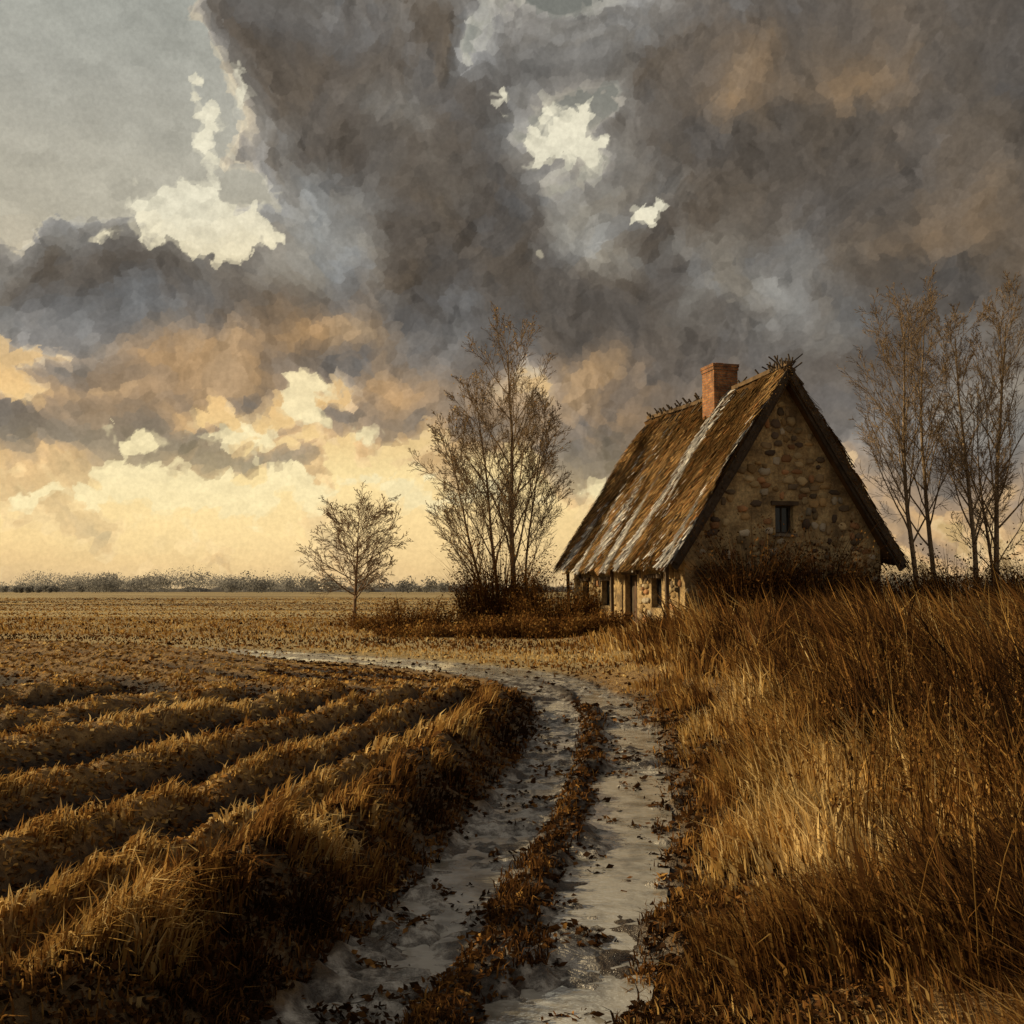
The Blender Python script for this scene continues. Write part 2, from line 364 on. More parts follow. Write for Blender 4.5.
yard=sst(-9,-5,lx)*sst(-2.,-3.4,lx)*sst(-5,-2,ly)         # trampled yard by the door
h=(.15+.20*sst(.9,2.2,ro)+.60*tallm)*rng.uniform(.4,1.5,n)*(.38+1.0*cn)*(1-.2*sst(22,34,y))*(1-.85*lefth)*(1-.55*yard)
mv=.24+1.6*(fbm(x*.8+3,y*.6,4)-.46)+.30*np.exp(-((ro-1.6)/1.0)**2)-.22*sst(1.5,3.,ro)*(1-sst(5,10,y))-.10*tallm+.14*sst(14,30,y)+.12*lefth
laz=2.6+5.*(fbm(x*.9+60,y*.9,3)-.5)+rng.normal(0,.6,n)
wd_=(.004+.0009*y)*rng.uniform(.6,1.5,n)*np.where(rng.random(n)<.14,2.3,1)
print('right grass',n)
blades('meadow_grass',np.stack([x,y,z],1),h,wd_,rng.uniform(.15,1.05,n),laz,palette(n,mv,.20),gmat)
x,y=scatter(340000,2.3,36,.66)
z,off,k,rd,field,bed=terrain(x,y)
cl=fbm(x*2.2,y*2.2,4)
isb=(off<1.75)&(y<19)
kk=(off>.78)&(rng.random(len(x))<np.where(isb,.85,.01+.9*sst(.6,.97,rd)))
kk&=(rng.random(len(x))<np.clip(.30+4.*(cl-.42),.2,1))
x1,y1,z1,o1,r1,c1=x[kk],y[kk],z[kk],off[kk],rd[kk],cl[kk]; n=len(x1)
bankm=np.exp(-((o1-1.3)/.40)**2)*(1-sst(14,19,y1))
h=(.03+.035*r1+.075*bankm)*rng.uniform(.4,1.6,n)*(1-.5*sst(15,24,y1))*(.6+.8*sst(.4,.65,c1))
mv=.20+1.1*(fbm(x1*1.1,y1*1.1+7,3)-.45)+.40*sst(.55,.95,r1)*(o1>1.6)+.20*bankm-.32*(o1<1.02)*(y1<18)  # crest blades lightened as if sunlit, track-side bank flank darkened as shade
print('left grass',n)
laz=-.3+5.*(fbm(x1*.9+60,y1*.9,3)-.5)+rng.normal(0,.7,n)
blades('stubble_grass',np.stack([x1,y1,z1],1),h,(.004+.0010*y1)*rng.uniform(.6,1.5,n)*np.where(rng.random(n)<.15,2.,1),rng.uniform(.2,1.3,n),laz,palette(n,mv,.20),gmat)
kk=(np.abs(off+.4*(fbm(x*.9,y*.9,4)-.5))<.15)|((off<-.66)&(off>-1.1))|((off>.7)&(off<.98)); kk&=(rng.random(len(x))<.9*np.clip(fbm(x*2.5,y*2.5,3)*3-.95,0,1))&((y<17)|(rng.random(len(x))<.35))
x1,y1,z1=x[kk],y[kk],z[kk]; n=len(x1)
blades('verge_grass',np.stack([x1,y1,z1],1),rng.uniform(.02,.09,n)*(1-.7*sst(15,20,y1)),.005+.0008*y1,rng.uniform(.2,1.3,n),rng.uniform(0,6.28,n),palette(n,.16+.6*(fbm(x1*2,y1*2,2)-.4)),gmat)
x,y=scatter(90000,22,190,.75)
z,off,k,rd,field,bed=terrain(x,y); yb=np.interp(x,bk[:,0],bk[:,1]); lx,ly=hloc(x,y)
kk=(np.abs(off)>.9+.5*(fbm(x,y,2)-.5))&(y>yb)&~((np.abs(lx)<3.7)&(ly>-.1)&(ly<11.8))
kk|=(np.abs(off)<=1.)&(x<-6)&(rng.random(len(x))<sst(-5,-13,x))
x,y,z=x[kk],y[kk],z[kk]; n=len(x)
blades('pasture_grass',np.stack([x,y,z],1),rng.uniform(.03,.12,n),.0013*y*rng.uniform(.7,1.6,n),rng.uniform(.3,1.2,n),rng.uniform(0,6.28,n),palette(n,.42+1.8*(fbm(x*.05,y*.18,4)-.45)),gmat)
def flakes(name,Pp,size,col,mat,flat=.5,parent=None):
    n=len(Pp)
    a=rng.normal(size=(n,3)); a[:,2]*=flat; a/=np.linalg.norm(a,axis=1)[:,None]
    b=rng.normal(size=(n,3)); b-=a*(a*b).sum(1)[:,None]; b/=np.linalg.norm(b,axis=1)[:,None]
    a*=size[:,None]; b*=(size*rng.uniform(.35,.7,n))[:,None]
    V=np.stack([Pp-a,Pp-b*.9,Pp+a,Pp+b],1).reshape(-1,3); k=np.arange(n)*4
    return build(name,V,[np.stack([k,k+1,k+2,k+3],1)],mat,col=np.repeat(col,4,0),parent=parent)
x,y=scatter(180000,2.4,34,.64)
z,off,k,rd,field,bed=terrain(x,y)
inw=(np.abs(off)>.14)&(np.abs(off)<.70)
kk=((~inw)&(off>-1.8)&(rng.random(len(x))<np.where(off>1.6,.8,1)))|(inw&(rng.random(len(x))<.5*(fbm(x*3,y*3,3)>.53)))
kk&=(y<17)|(off>1.2)|(rng.random(len(x))<.12)
x,y,z,off,rd=x[kk],y[kk],z[kk],off[kk],rd[kk]; n=len(x)
litm=attr_mat('litter',.7,.1)
flakes('leaf_litter',np.stack([x,y,z+.012],1),(.012+.0016*y)*rng.uniform(.5,1.6,n),palette(n,.07+.6*(fbm(x*1.5,y*1.5,3)-.42)+.50*sst(.4,.95,rd)*(off>1.5)),litm,flat=.35)  # litter on furrow crests coloured lighter, as if catching the sun

def tubes(segs,sides=4):
    Vs=[];Fs=[];base=0
    ang=np.linspace(0,2*np.pi,sides,endpoint=False)
    for pts,rad in segs:
        n=len(pts); t=np.gradient(pts,axis=0); t/=np.linalg.norm(t,axis=1)[:,None]+1e-9
        ref=np.array([.3,.2,1.]) if abs(t[0,2])<.8 else np.array([1.,.1,0])
        a=np.cross(t,ref); a/=np.linalg.norm(a,axis=1)[:,None]+1e-9; bb=np.cross(t,a)
        ring=pts[:,None,:]+rad[:,None,None]*(a[:,None,:]*np.cos(ang)[None,:,None]+bb[:,None,:]*np.sin(ang)[None,:,None])
        Vs.append(ring.reshape(-1,3))
        i=np.arange(n-1)[:,None]*sides+base; j=np.arange(sides)[None,:]; j2=(j+1)%sides
        Fs.append(np.stack([i+j,i+j2,i+sides+j2,i+sides+j],-1).reshape(-1,4)); base+=n*sides
    return np.concatenate(Vs),np.concatenate(Fs)
segs=[];fl=[]
ns_=2800; dS=np.exp(rng.uniform(math.log(4.2),math.log(33),ns_)); xS=rng.uniform(.10,.64,ns_)*dS+.7
zS,oS,*_=terrain(xS,dS); dn=fbm(xS*.8+5,dS*.8,3)
for xx,d,zz,oo,q_ in zip(xS,dS,zS,oS,dn):
    if oo>-1.5 or random.random()>np.clip((q_-.35)*4,.1,1): continue
    hh=random.uniform(.5,1.2)*(.55+.5*min(1,(-oo-1.5)/3)); la=random.uniform(0,6.28); le=random.uniform(.0,.3)
    t=np.linspace(0,1,4)[:,None]
    pts=np.array([xx,d,zz])+t*np.array([0,0,hh])+t**2*np.array([math.cos(la)*le*hh,math.sin(la)*le*hh,0])
    segs.append((pts,np.linspace(.003+.0003*d,.0015+.00015*d,4)))
    for q in range(random.randint(4,14)): fl.append(pts[-1]+np.array([random.gauss(0,.012),random.gauss(0,.012),-random.random()*.22*hh]))
V,F=tubes(segs,3); rc=palette(len(segs),np.full(len(segs),.48),.28); rc=np.repeat(rc,12,0)
stalk=build('weed_stalks',V,[F],gmat,col=rc)
fl=np.array(fl); flakes('seed_heads',fl,rng.uniform(.008,.02,len(fl)),palette(len(fl),.35+0*fl[:,0]),gmat,flat=2,parent=stalk)
print('grass',time.time()-T0)

# ------------------------------------------------------------ trees
bark=attr_mat('bark',.9,0,6,.4)
leafm=attr_mat('dry_leaves',.7,.35,1.5,.3)
def grow(segs,tips,p,d,L,r,lev,spec):
    n=spec['n'][lev]; pts=[p]; dd=d
    for i in range(n):
        dd=(dd+Vector([random.gauss(0,spec['bend'][lev]) for _ in range(3)])+Vector((0,0,spec['up'][lev]))).normalized()
        pts.append(pts[-1]+dd*(L/n))
    A_=np.array([tuple(q) for q in pts]); R=np.linspace(r,max(r*(.25 if lev else .15),.003),n+1)
    if lev==0: R[0]*=1.6
    segs[0 if lev<2 else 1].append((A_,np.maximum(R,spec['rmin'])))
    if lev>=spec['lev']: tips.append(A_[-1]); tips.append(A_[n//2]); return
    nc=spec['ch'][lev]; t0=spec['t0'][lev]; ph=random.random()*6.28
    for c in range(nc):
        t=t0+(1-t0)*(c+random.random())/nc; t=min(t,.98)
        f=t*n; i=int(f); q=pts[i].lerp(pts[min(i+1,n)],f-i); ax=(pts[min(i+1,n)]-pts[i]).normalized()
        if lev==0:
            ga=ph+c*2.4+random.gauss(0,.25); rnd=Vector((math.cos(ga),math.sin(ga),0))
        else: rnd=Vector([random.gauss(0,1) for _ in range(3)])
        pr=(rnd-ax*rnd.dot(ax)).normalized()
        a=math.radians(random.gauss(spec['ang'][lev],7)); nd=ax*math.cos(a)+pr*math.sin(a)
        shape=spec['shape'](t) if lev==0 else (1.05-.6*t)
        grow(segs,tips,q,nd,L*spec['len'][lev]*shape*random.uniform(.75,1.2),max(r*(1-.8*t)*spec.get('rf',.42),spec['rmin']),lev+1,spec)
def tree(name,base,trunks,spec,colr,leaves=0,leafcol=.6,leafsize=.05):
    segs=[[],[]];tips=[]
    for (dx,dy,L,r,dr) in trunks: grow(segs,tips,Vector((base[0]+dx,base[1]+dy,base[2])),Vector(dr).normalized(),L,r,0,spec)
    V,F=tubes(segs[0],6); V2,F2=tubes(segs[1],3); F2=F2+len(V); V=np.concatenate([V,V2])
    c=np.tile(colr,(len(V),1))*(.75+.5*rng.random((len(V),1)))
    ob=build(name,V,[F,F2],bark,col=c)
    if leaves:
        tp=np.array(tips); q=tp[rng.integers(0,len(tp),leaves)]+rng.normal(0,.10,(leaves,3))
        flakes('leaves',q,rng.uniform(.6,1.4,leaves)*leafsize,palette(leaves,np.full(leaves,leafcol)),leafm,flat=1,parent=ob)
    print(name,len(segs[1])); return ob
tall=dict(lev=4,n=[10,7,5,4,2],bend=[.03,.07,.10,.12,.15],up=[.03,.06,.05,.03,.01],ch=[26,8,5,4],t0=[.2,.2,.12,.1],ang=[36,30,30,30],len=[.44,.52,.55,.6],shape=lambda t:.95-.58*t,rmin=.0068)
rnd_=dict(lev=4,n=[6,7,5,4,2],bend=[.02,.06,.10,.12,.15],up=[.0,.045,.02,.01,.0],ch=[28,10,6,4],t0=[.26,.14,.1,.1],ang=[58,34,34,34],len=[.64,.48,.5,.55],shape=lambda t:1.0-.25*t,rmin=.0066)
right=dict(tall); right.update(ang=[32,26,28,30],t0=[.26,.2,.12,.1],len=[.46,.50,.55,.6],ch=[20,8,5,4],rmin=.0066)
bc=(.24,.17,.10)
tree('bare_field_tree',(-6.5,45.5,0),[(0,0,4.3,.10,(.0,0,1))],rnd_,(.22,.14,.08),200,.45,.025)
tree('bare_tall_tree',(.15,46,0),[(0,0,11.6,.15,(-.03,0,1)),(-.6,.3,9.8,.10,(-.10,.02,1)),(-.9,0,8.3,.085,(-.36,0,1)),(.3,.2,9.,.07,(.10,0,1))],tall,bc,2500,.7,.04)
tree('bare_birch_tree',(15.0,40.5,0),[(0,0,11.2,.11,(-.05,0,1))],right,bc,150,.6,.03)
tree('bare_birch_tree',(16.0,41.5,0),[(0,0,12.0,.11,(-.02,0,1))],right,bc,150,.6,.03)
tree('bare_birch_tree',(16.9,40,0),[(0,0,11.0,.11,(.0,0,1))],right,bc,150,.6,.03)
tree('bare_birch_tree',(17.9,41,0),[(0,0,11.6,.12,(.03,0,1)),(.2,0,8.,.08,(-.12,0,1))],right,bc,200,.6,.03)

def bush(name,cx,cy,rx,ry,h,ntw,nl,lc,tc_,ls=.05):
    a=rng.random(ntw)*6.28; rr=np.sqrt(rng.random(ntw)); x=cx+np.cos(a)*rr*rx*.8; y=cy+np.sin(a)*rr*ry*.8
    hh=h*rng.uniform(.35,1.1,ntw)*(1-.45*rr**2)*(.6+.8*fbm(x*1.3,y*1.3+8,3)); Pp=np.stack([x,y,terrain(x,y)[0]],1)
    ob=blades(name,Pp,hh*1.1,rng.uniform(.015,.035,ntw),rng.uniform(.1,.6,ntw),a+rng.normal(0,.5,ntw),palette(ntw,np.full(ntw,tc_)),leafm)
    j=rng.integers(0,ntw,nl); t=rng.uniform(.1,1.02,nl)
    q=Pp[j]+np.stack([rng.normal(0,.10,nl)+np.cos(a[j])*t**2*hh[j]*.3,rng.normal(0,.10,nl)+np.sin(a[j])*t**2*hh[j]*.3,t*hh[j]],1)
    flakes('foliage',q,ls*rng.uniform(.5,1.4,nl),palette(nl,lc+.7*(fbm(q[:,0]*1.5,q[:,2]*1.5+q[:,1],3)-.5)),leafm,flat=1,parent=ob)
bush('hedge_bush',-.5,45,2.0,1.0,4.0,900,10000,.30,.2)
bush('rust_bush',1.8,43,2.2,1.0,2.3,600,6500,.34,.25)
bush('rust_bush',-3.8,43.5,3.2,1.0,1.3,500,5500,.32,.3)
bush('rust_bush',2.2,36.8,2.2,.9,.8,500,5000,.32,.3)
bush('rust_bush',-.2,37.4,2.2,.9,.9,500,4500,.32,.3)
bush('rust_bush',-2.8,38,2.4,.9,.6,300,3000,.34,.3)
bush('rust_bush',6.6,33.2,1.6,.9,1.1,400,4000,.24,.3)
bush('gable_shrub',7.6,34.3,1.8,.6,3.4,900,9000,.14,.12)
bush('gable_shrub',9.6,34.4,1.9,.6,2.8,700,8000,.20,.14)
bush('gable_shrub',11.8,34.9,1.7,.6,2.3,600,6000,.16,.14)
bush('dark_thicket',14.6,36.5,2.6,1.2,2.3,900,9000,.12,.14)
bush('dark_thicket',18.0,37,2.8,1.5,3.2,900,9000,.16,.16)
bush('dark_thicket',17.2,43,3.4,1.2,2.8,900,9000,.22,.2)

# distant woods, haze painted into the foliage colours: hundreds of leafy crowns over a low hedge
dm=attr_mat('distant_foliage',.95,.45,.12,.22)
q=[];qs=[];qc=[]
nt_=900; dd_=rng.choice([400,480,580],nt_)+rng.uniform(-25,25,nt_); xx_=rng.uniform(-.8,.8,nt_)*dd_
lowf=fbm(xx_/60+dd_*.01,xx_*0+3,3); H_=(2.2+6.5*sst(.30,.75,lowf))*rng.uniform(.7,1.2,nt_)*(dd_/480)
H_*=np.where(((xx_/dd_<-.36)&(xx_/dd_>-.47))|((xx_/dd_<-.28)&(xx_/dd_>-.33)),1.35,1.)
for i in range(nt_):
    m=210; hh=H_[i]; wd=hh*random.uniform(.45,.85)
    u=rng.normal(size=(m,3)); u/=np.linalg.norm(u,axis=1)[:,None]; u*=rng.random((m,1))**.45
    u*=(.75+.5*fbm(u[:,0]*2+i,u[:,2]*2+i*.7,2))[:,None]
    q.append(np.stack([xx_[i]+u[:,0]*wd,dd_[i]+u[:,1]*wd,np.maximum(hh*.52+u[:,2]*hh*.50,.1)],1)); qs.append(rng.uniform(.2,.55,m))
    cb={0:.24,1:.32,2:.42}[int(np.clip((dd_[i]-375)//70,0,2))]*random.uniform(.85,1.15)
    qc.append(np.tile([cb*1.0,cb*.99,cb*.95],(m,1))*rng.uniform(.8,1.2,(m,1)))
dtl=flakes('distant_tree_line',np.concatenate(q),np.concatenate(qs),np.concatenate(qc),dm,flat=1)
xs=np.arange(-420,420,.9); G_=[]
for j,(yo,zz) in enumerate(((-3,-.1),(-1,1.1),(1,1.5),(3,-.1))):
    G_.append(np.stack([xs,480+yo+0*xs,zz*(.4+1.2*fbm(xs/3+j*5,xs*0+j,3)) if zz>0 else xs*0-.1],1))
G_=np.array(G_); m=len(xs); ii=np.arange(4*m).reshape(4,m)
build('hedge_base',G_.reshape(-1,3),[np.stack([ii[:-1,:-1],ii[:-1,1:],ii[1:,1:],ii[1:,:-1]],-1).reshape(-1,4)],dm,col=np.tile([.26,.25,.24],(4*m,1)),parent=dtl)
print('trees',time.time()-T0)

# ------------------------------------------------------------ cottage
cot=bpy.data.objects.new('stone_cottage',None); sc.collection.objects.link(cot)
cot.location=(8.93,36,-.02); cot.rotation_euler=(0,0,math.radians(15.1))
Wd=3.55; Lh=11.2; OV=4.12; RT=9.0; RB=2.68; sl_=(RT-RB)/OV
zr=lambda x: RT-.30-abs(x)*sl_
wallm,ntm,out=newmat('lime_mortar')
tcm=N(ntm,'ShaderNodeTexCoord'); n1=noise(ntm,tcm.outputs['Object'],.9,5,.65); n2=noise(ntm,tcm.outputs['Object'],7,5,.7)
c=ramp(ntm,n1.outputs[0],[(.38,(.22,.15,.075)),(.5,(.46,.32,.15)),(.6,(.66,.49,.25))])
c=mixc(ntm,.7,c,ramp(ntm,n2.outputs[0],[(.35,.3),(.65,1.2)]),'MULTIPLY')
p=N(ntm,'ShaderNodeBsdfPrincipled'); p.inputs['Roughness'].default_value=.95; ntm.links.new(c,p.inputs['Base Color'])
b=N(ntm,'ShaderNodeBump'); b.inputs['Strength'].default_value=.9; b.inputs['Distance'].default_value=.1; ntm.links.new(n2.outputs[0],b.inputs['Height']); ntm.links.new(b.outputs[0],p.inputs['Normal']); ntm.links.new(p.outputs[0],out.inputs[0])
stonem=attr_mat('field_stone',.9,0,1.,.45,.7,14)
woodm=attr_mat('weathered_wood',.85,0,3,.4,.5,12)
thatchm=attr_mat('thatch',.9,.08,1.2,.35)
class MB:
    def __init__(s): s.V=[];s.F=[];s.C=[];s.n=0
    def prism(s,poly,axis_,a0,a1,col=(.2,.2,.2)):
        k=len(poly)
        for a in (a0,a1):
            for (u,v) in poly:
                s.V.append((u,a,v) if axis_=='y' else (a,u,v)); s.C.append(col)
        b=s.n
        s.F.append([b+i for i in range(k)]); s.F.append([b+k+i for i in reversed(range(k))])
        for i in range(k):
            j=(i+1)%k; s.F.append([b+i,b+j,b+k+j,b+k+i])
        s.n+=2*k
    def box(s,x0,x1,y0,y1,z0,z1,col=(.2,.2,.2)): s.prism([(x0,z0),(x1,z0),(x1,z1),(x0,z1)],'y',y0,y1,col)
    def beam(s,a,b_,w,t,col):
        a=Vector(a);b_=Vector(b_); d=(b_-a).normalized(); up=Vector((0,0,1)) if abs(d.z)<.95 else Vector((1,0,0))
        sx=d.cross(up).normalized()*w/2; sy=sx.cross(d).normalized()*t/2
        for q in (a,b_):
            for (i,j) in ((-1,-1),(1,-1),(1,1),(-1,1)): s.V.append(tuple(q+sx*i+sy*j)); s.C.append(col)
        k=s.n
        for f in ([0,1,2,3],[7,6,5,4],[0,4,5,1],[1,5,6,2],[2,6,7,3],[3,7,4,0]): s.F.append([k+v for v in f])
        s.n+=8
    def done(s,name,mat,parent):
        me=bpy.data.meshes.new(name); me.from_pydata(s.V,[],s.F); me.update()
        at=me.color_attributes.new('Col','FLOAT_COLOR','POINT'); c=np.ones((len(s.V),4),dtype=np.float32); c[:,:3]=np.array(s.C); at.data.foreach_set('color',c.ravel())
        bm=bmesh.new(); bm.from_mesh(me); bmesh.ops.recalc_face_normals(bm,faces=bm.faces); bm.to_mesh(me); bm.free()
        me.materials.append(mat); ob=bpy.data.objects.new(name,me); sc.collection.objects.link(ob); ob.parent=parent; return ob
w=MB()
gw=.33; wz0,wz1=3.5,4.42
w.prism([(-Wd,-.3),(-gw,-.3),(-gw,zr(gw)),(-Wd,zr(Wd))],'y',0,.4)
w.prism([(gw,-.3),(Wd,-.3),(Wd,zr(Wd)),(gw,zr(gw))],'y',0,.4)
w.prism([(-gw,-.3),(gw,-.3),(gw,wz0),(-gw,wz0)],'y',0,.4)
w.prism([(-gw,wz1),(gw,wz1),(gw,zr(gw)),(0,zr(0)),(-gw,zr(gw))],'y',0,.4)
w.prism([(-Wd,-.3),(Wd,-.3),(Wd,zr(Wd)),(0,zr(0)),(-Wd,zr(Wd))],'y',Lh-.4,Lh)
w.prism([(.4,-.3),(Lh-.4,-.3),(Lh-.4,zr(Wd)),(.4,zr(Wd))],'x',Wd-.4,Wd)
ops=[(1.9,2.8,1.05,2.05),(4.1,5.3,0,2.2),(6.9,7.8,1.05,2.0),(9.3,10.1,1.05,2.0)]
yy=.4
for (a,b2,c0,c1) in ops:
    w.prism([(yy,-.3),(a,-.3),(a,zr(Wd)),(yy,zr(Wd))],'x',-Wd,-Wd+.4)
    if c0>0: w.prism([(a,-.3),(b2,-.3),(b2,c0),(a,c0)],'x',-Wd,-Wd+.4)
    w.prism([(a,c1),(b2,c1),(b2,zr(Wd)),(a,zr(Wd))],'x',-Wd,-Wd+.4); yy=b2
w.prism([(yy,-.3),(Lh-.4,-.3),(Lh-.4,zr(Wd)),(yy,zr(Wd))],'x',-Wd,-Wd+.4)
w.done('walls',wallm,cot)
SC=[(.50,.37,.19),(.36,.26,.14),(.58,.44,.24),(.20,.15,.095),(.42,.22,.10),(.14,.10,.07),(.48,.41,.30),(.44,.29,.13)]
def stones(name,u0,u1,v0,v1,tofn,test,skip=.3):
    V=[];F=[];C=[];n=0; v=v0
    while v<v1:
        rh=random.uniform(.17,.36); u=u0+random.uniform(-.2,0)
        while u<u1:
            rw=random.uniform(.16,.5); uc,vc=u+rw/2,v+rh/2+.16*math.sin(u*1.7+v*2)+random.uniform(-.05,.05)
            hh_=rh/2*random.uniform(.7,1.05); hw=rw/2*random.uniform(.8,1.02)
            nz=float(fbm(np.array([uc*.55+3]),np.array([vc*.55]),3)[0])
            if all(test(uc+a,vc+b_) for a,b_ in ((-hw,-hh_),(hw,-hh_),(hw,hh_),(-hw,hh_))) and random.random()>skip*(1+8*(nz-.5)):
                dpt=random.uniform(.02,.10); c=np.array(random.choice(SC))*random.uniform(.55,1.25); ro_=random.gauss(0,.12)
                k_=random.choice((5,6,6,7)); ang=[6.283*(i+random.uniform(-.25,.25))/k_ for i in range(k_)]
                ring=[]
                for a in ang:
                    ca,sa=math.cos(a),math.sin(a); m=1/max(abs(ca),abs(sa)); m=1+(m-1)*.75
                    uu,vv=ca*m*hw,sa*m*hh_; ring.append((uu*math.cos(ro_)-vv*math.sin(ro_),uu*math.sin(ro_)+vv*math.cos(ro_)))
                for (sc_,dd_) in ((1.,-.03),(.95,dpt*.6),(.66,dpt)):
                    for (a,b_) in ring: V.append(tofn(uc+a*sc_,vc+b_*sc_,dd_+(random.uniform(-.008,.008) if dd_>0 else 0))); C.append(c)
                for L_ in (0,k_):
                    for i in range(k_): j=(i+1)%k_; F.append((n+L_+i,n+L_+j,n+L_+k_+j,n+L_+k_+i))
                V.append(tofn(uc,vc,dpt*1.05)); C.append(c)
                for i in range(k_): j=(i+1)%k_; F.append((n+2*k_+i,n+2*k_+j,n+3*k_,n+3*k_))
                n+=3*k_+1
            u+=rw
        v+=rh*.93
    q4=[f for f in F if f[2]!=f[3]]; q3=[f[:3] for f in F if f[2]==f[3]]
    build(name,V,[np.array(q4),np.array(q3)],stonem,col=np.array(C),parent=cot)
stones('gable_stones',-Wd,Wd,-.1,8.8,lambda a,b_,d:(a,-d,b_),lambda a,b_:abs(a)<Wd+.03 and b_<zr(a)-.1 and not(abs(a)<gw+.05 and wz0-.05<b_<wz1+.12),.26)
stones('side_stones',0,Lh,-.1,3.2,lambda a,b_,d:(-Wd-d,a,b_),lambda a,b_:0<=a<=Lh and b_<3.2 and not any(o[0]-.06<a<o[1]+.06 and o[2]-.06<b_<o[3]+.12 for o in ops),skip=.6)
j=MB(); dk=(.055,.045,.035)
def frame(ax,u0,u1,v0,v1,dep,mull=True):
    t=.06
    def bx(a0,a1,b0,b1):
        if ax=='y': j.box(a0,a1,dep,dep+.07,b0,b1,dk)
        else: j.box(-Wd+dep,-Wd+dep+.07,a0,a1,b0,b1,dk)
    bx(u0,u0+t,v0,v1);bx(u1-t,u1,v0,v1);bx(u0+t,u1-t,v0,v0+t);bx(u0+t,u1-t,v1-t,v1)
    if mull: m=(u0+u1)/2; bx(m-.02,m+.02,v0+t,v1-t)
frame('y',-gw+.004,gw-.004,wz0+.004,wz1-.004,.2)
for o in ops: frame('x',o[0]+.004,o[1]-.004,o[2]+.004,o[3]-.004,.2,o[2]>0)
j.box(-gw-.15,gw+.15,-.1,.15,wz1+.004,wz1+.14,(.10,.07,.045))
j.box(-gw-.1,gw+.1,-.09,.12,wz0-.1,wz0-.004,(.22,.18,.13))
for o in ops: j.box(-Wd-.09,-Wd+.15,o[0]-.15,o[1]+.15,o[3]+.004,o[3]+.14,(.10,.07,.045))
for i in range(5): j.box(-Wd+.24,-Wd+.28,4.17+i*.212,4.17+i*.212+.2,.02,2.12,(.09+.02*(i%2),.065,.04))
for yv in (.6,5.7,10.9): j.beam((-Wd-.34,yv,-.2),(-Wd-.36,yv+.03,2.85),.11,.11,(.10,.07,.045))
j.beam((-Wd-.35,.0,2.88),(-Wd-.35,Lh,2.88),.13,.13,(.10,.07,.045))
j.done('joinery',woodm,cot)
glm,ntg,out=newmat('window_glass'); p=N(ntg,'ShaderNodeBsdfPrincipled'); p.inputs['Base Color'].default_value=(.012,.013,.015,1); p.inputs['Roughness'].default_value=.12; ntg.links.new(p.outputs[0],out.inputs[0])
g=MB(); g.box(-gw+.02,gw-.02,.235,.25,wz0+.02,wz1-.02)
for o in ops:
    if o[2]>0: g.box(-Wd+.235,-Wd+.25,o[0]+.02,o[1]-.02,o[2]+.02,o[3]-.02)
g.done('window_panes',glm,cot)
Y0,Y1=-.5,Lh+.35
def roofpt(side,y,s,lift=0.):
    side=np.asarray(side,float);y=np.asarray(y,float);s=np.asarray(s,float);lift=np.asarray(lift,float)
    sag=-.16*np.sin(np.pi*np.clip((y-Y0)/(Y1-Y0),0,1))
    bul=.07*np.sin(y*2.1+s*5)+.05*np.sin(y*5.3+1+s*9)
    a_,b_=(RT-RB),OV; ln=math.hypot(a_,b_)
    x=OV*s*side; z=RT-(RT-RB)*s+sag*(1-s*.6); lf=lift+bul*np.where(lift>=0,.8,.3)
    return np.stack(np.broadcast_arrays(x+side*a_/ln*lf,y,z+b_/ln*lf),-1)
for side,nm_ in ((-1,'roof_front'),(1,'roof_back')):
    ny_,ns=46,22; M=(ny_+1)*(ns+1)
    I,Kk=np.meshgrid(np.arange(ny_+1),np.arange(ns+1),indexing='ij')
    s_=Kk/ns+np.where(Kk==ns,.010*np.sin(I*3.1)+.010*np.sin(I*7.7),0); yv=Y0+(Y1-Y0)*I/ny_
    V=np.concatenate([roofpt(side,yv,s_,np.zeros(s_.shape)).reshape(-1,3),roofpt(side,yv,s_,np.full(s_.shape,-.26)).reshape(-1,3)]); F=[]
    for i in range(ny_):
        for k_ in range(ns):
            a=i*(ns+1)+k_; qd=(a,a+1,a+ns+2,a+ns+1); F.append(qd); F.append(tuple(M+v for v in reversed(qd)))
    for i in range(ny_):
        a=i*(ns+1)+ns; F.append((a,a+M,a+ns+1+M,a+ns+1))
    for k_ in range(ns):
        for a in (k_,ny_*(ns+1)+k_): F.append((a,a+1,a+1+M,a+M))
    build(nm_,V,[np.array(F)],thatchm,col=np.tile([.15,.088,.04],(len(V),1)),parent=cot)
n=36000
side=np.where(rng.random(n)<.82,-1,1); y=rng.uniform(Y0-.07,Y1,n); s0=rng.random(n)**.9*.98; Ls=rng.uniform(.04,.15,n); s1=np.minimum(s0+Ls,1.01+.06*rng.random(n))
nz=fbm(y*1.3,s0*1.0+4,3)+.30*(fbm(y*6.,s0*.8,3)-.5)
zone=np.exp(-((y-7.4)/3.2)**2)*(.35+.65*np.sin(np.pi*s0))+.45*np.exp(-((y-3.0)/1.2)**2)*np.exp(-((s0-.25)/.2)**2)
silver=(rng.random(n)<(nz-.5)*5+zone*1.15-.60)&(side<0)
TH=np.array([(.33,.205,.085),(.44,.275,.115),(.22,.13,.055),(.13,.08,.04),(.34,.165,.06),(.20,.135,.065)])
SV=np.array([(.42,.41,.40),(.58,.56,.53),(.30,.29,.29),(.70,.67,.62)])
c=np.where(silver[:,None],SV[rng.integers(0,4,n)],TH[rng.integers(0,6,n)])
ww=np.where(silver,rng.uniform(.04,.12,n),rng.uniform(.025,.08,n))
dkp=(fbm(y*.8+30,s0*3+9,4)>.54)&~silver; c=np.where(dkp[:,None],c*np.array([.45,.42,.38]),c)
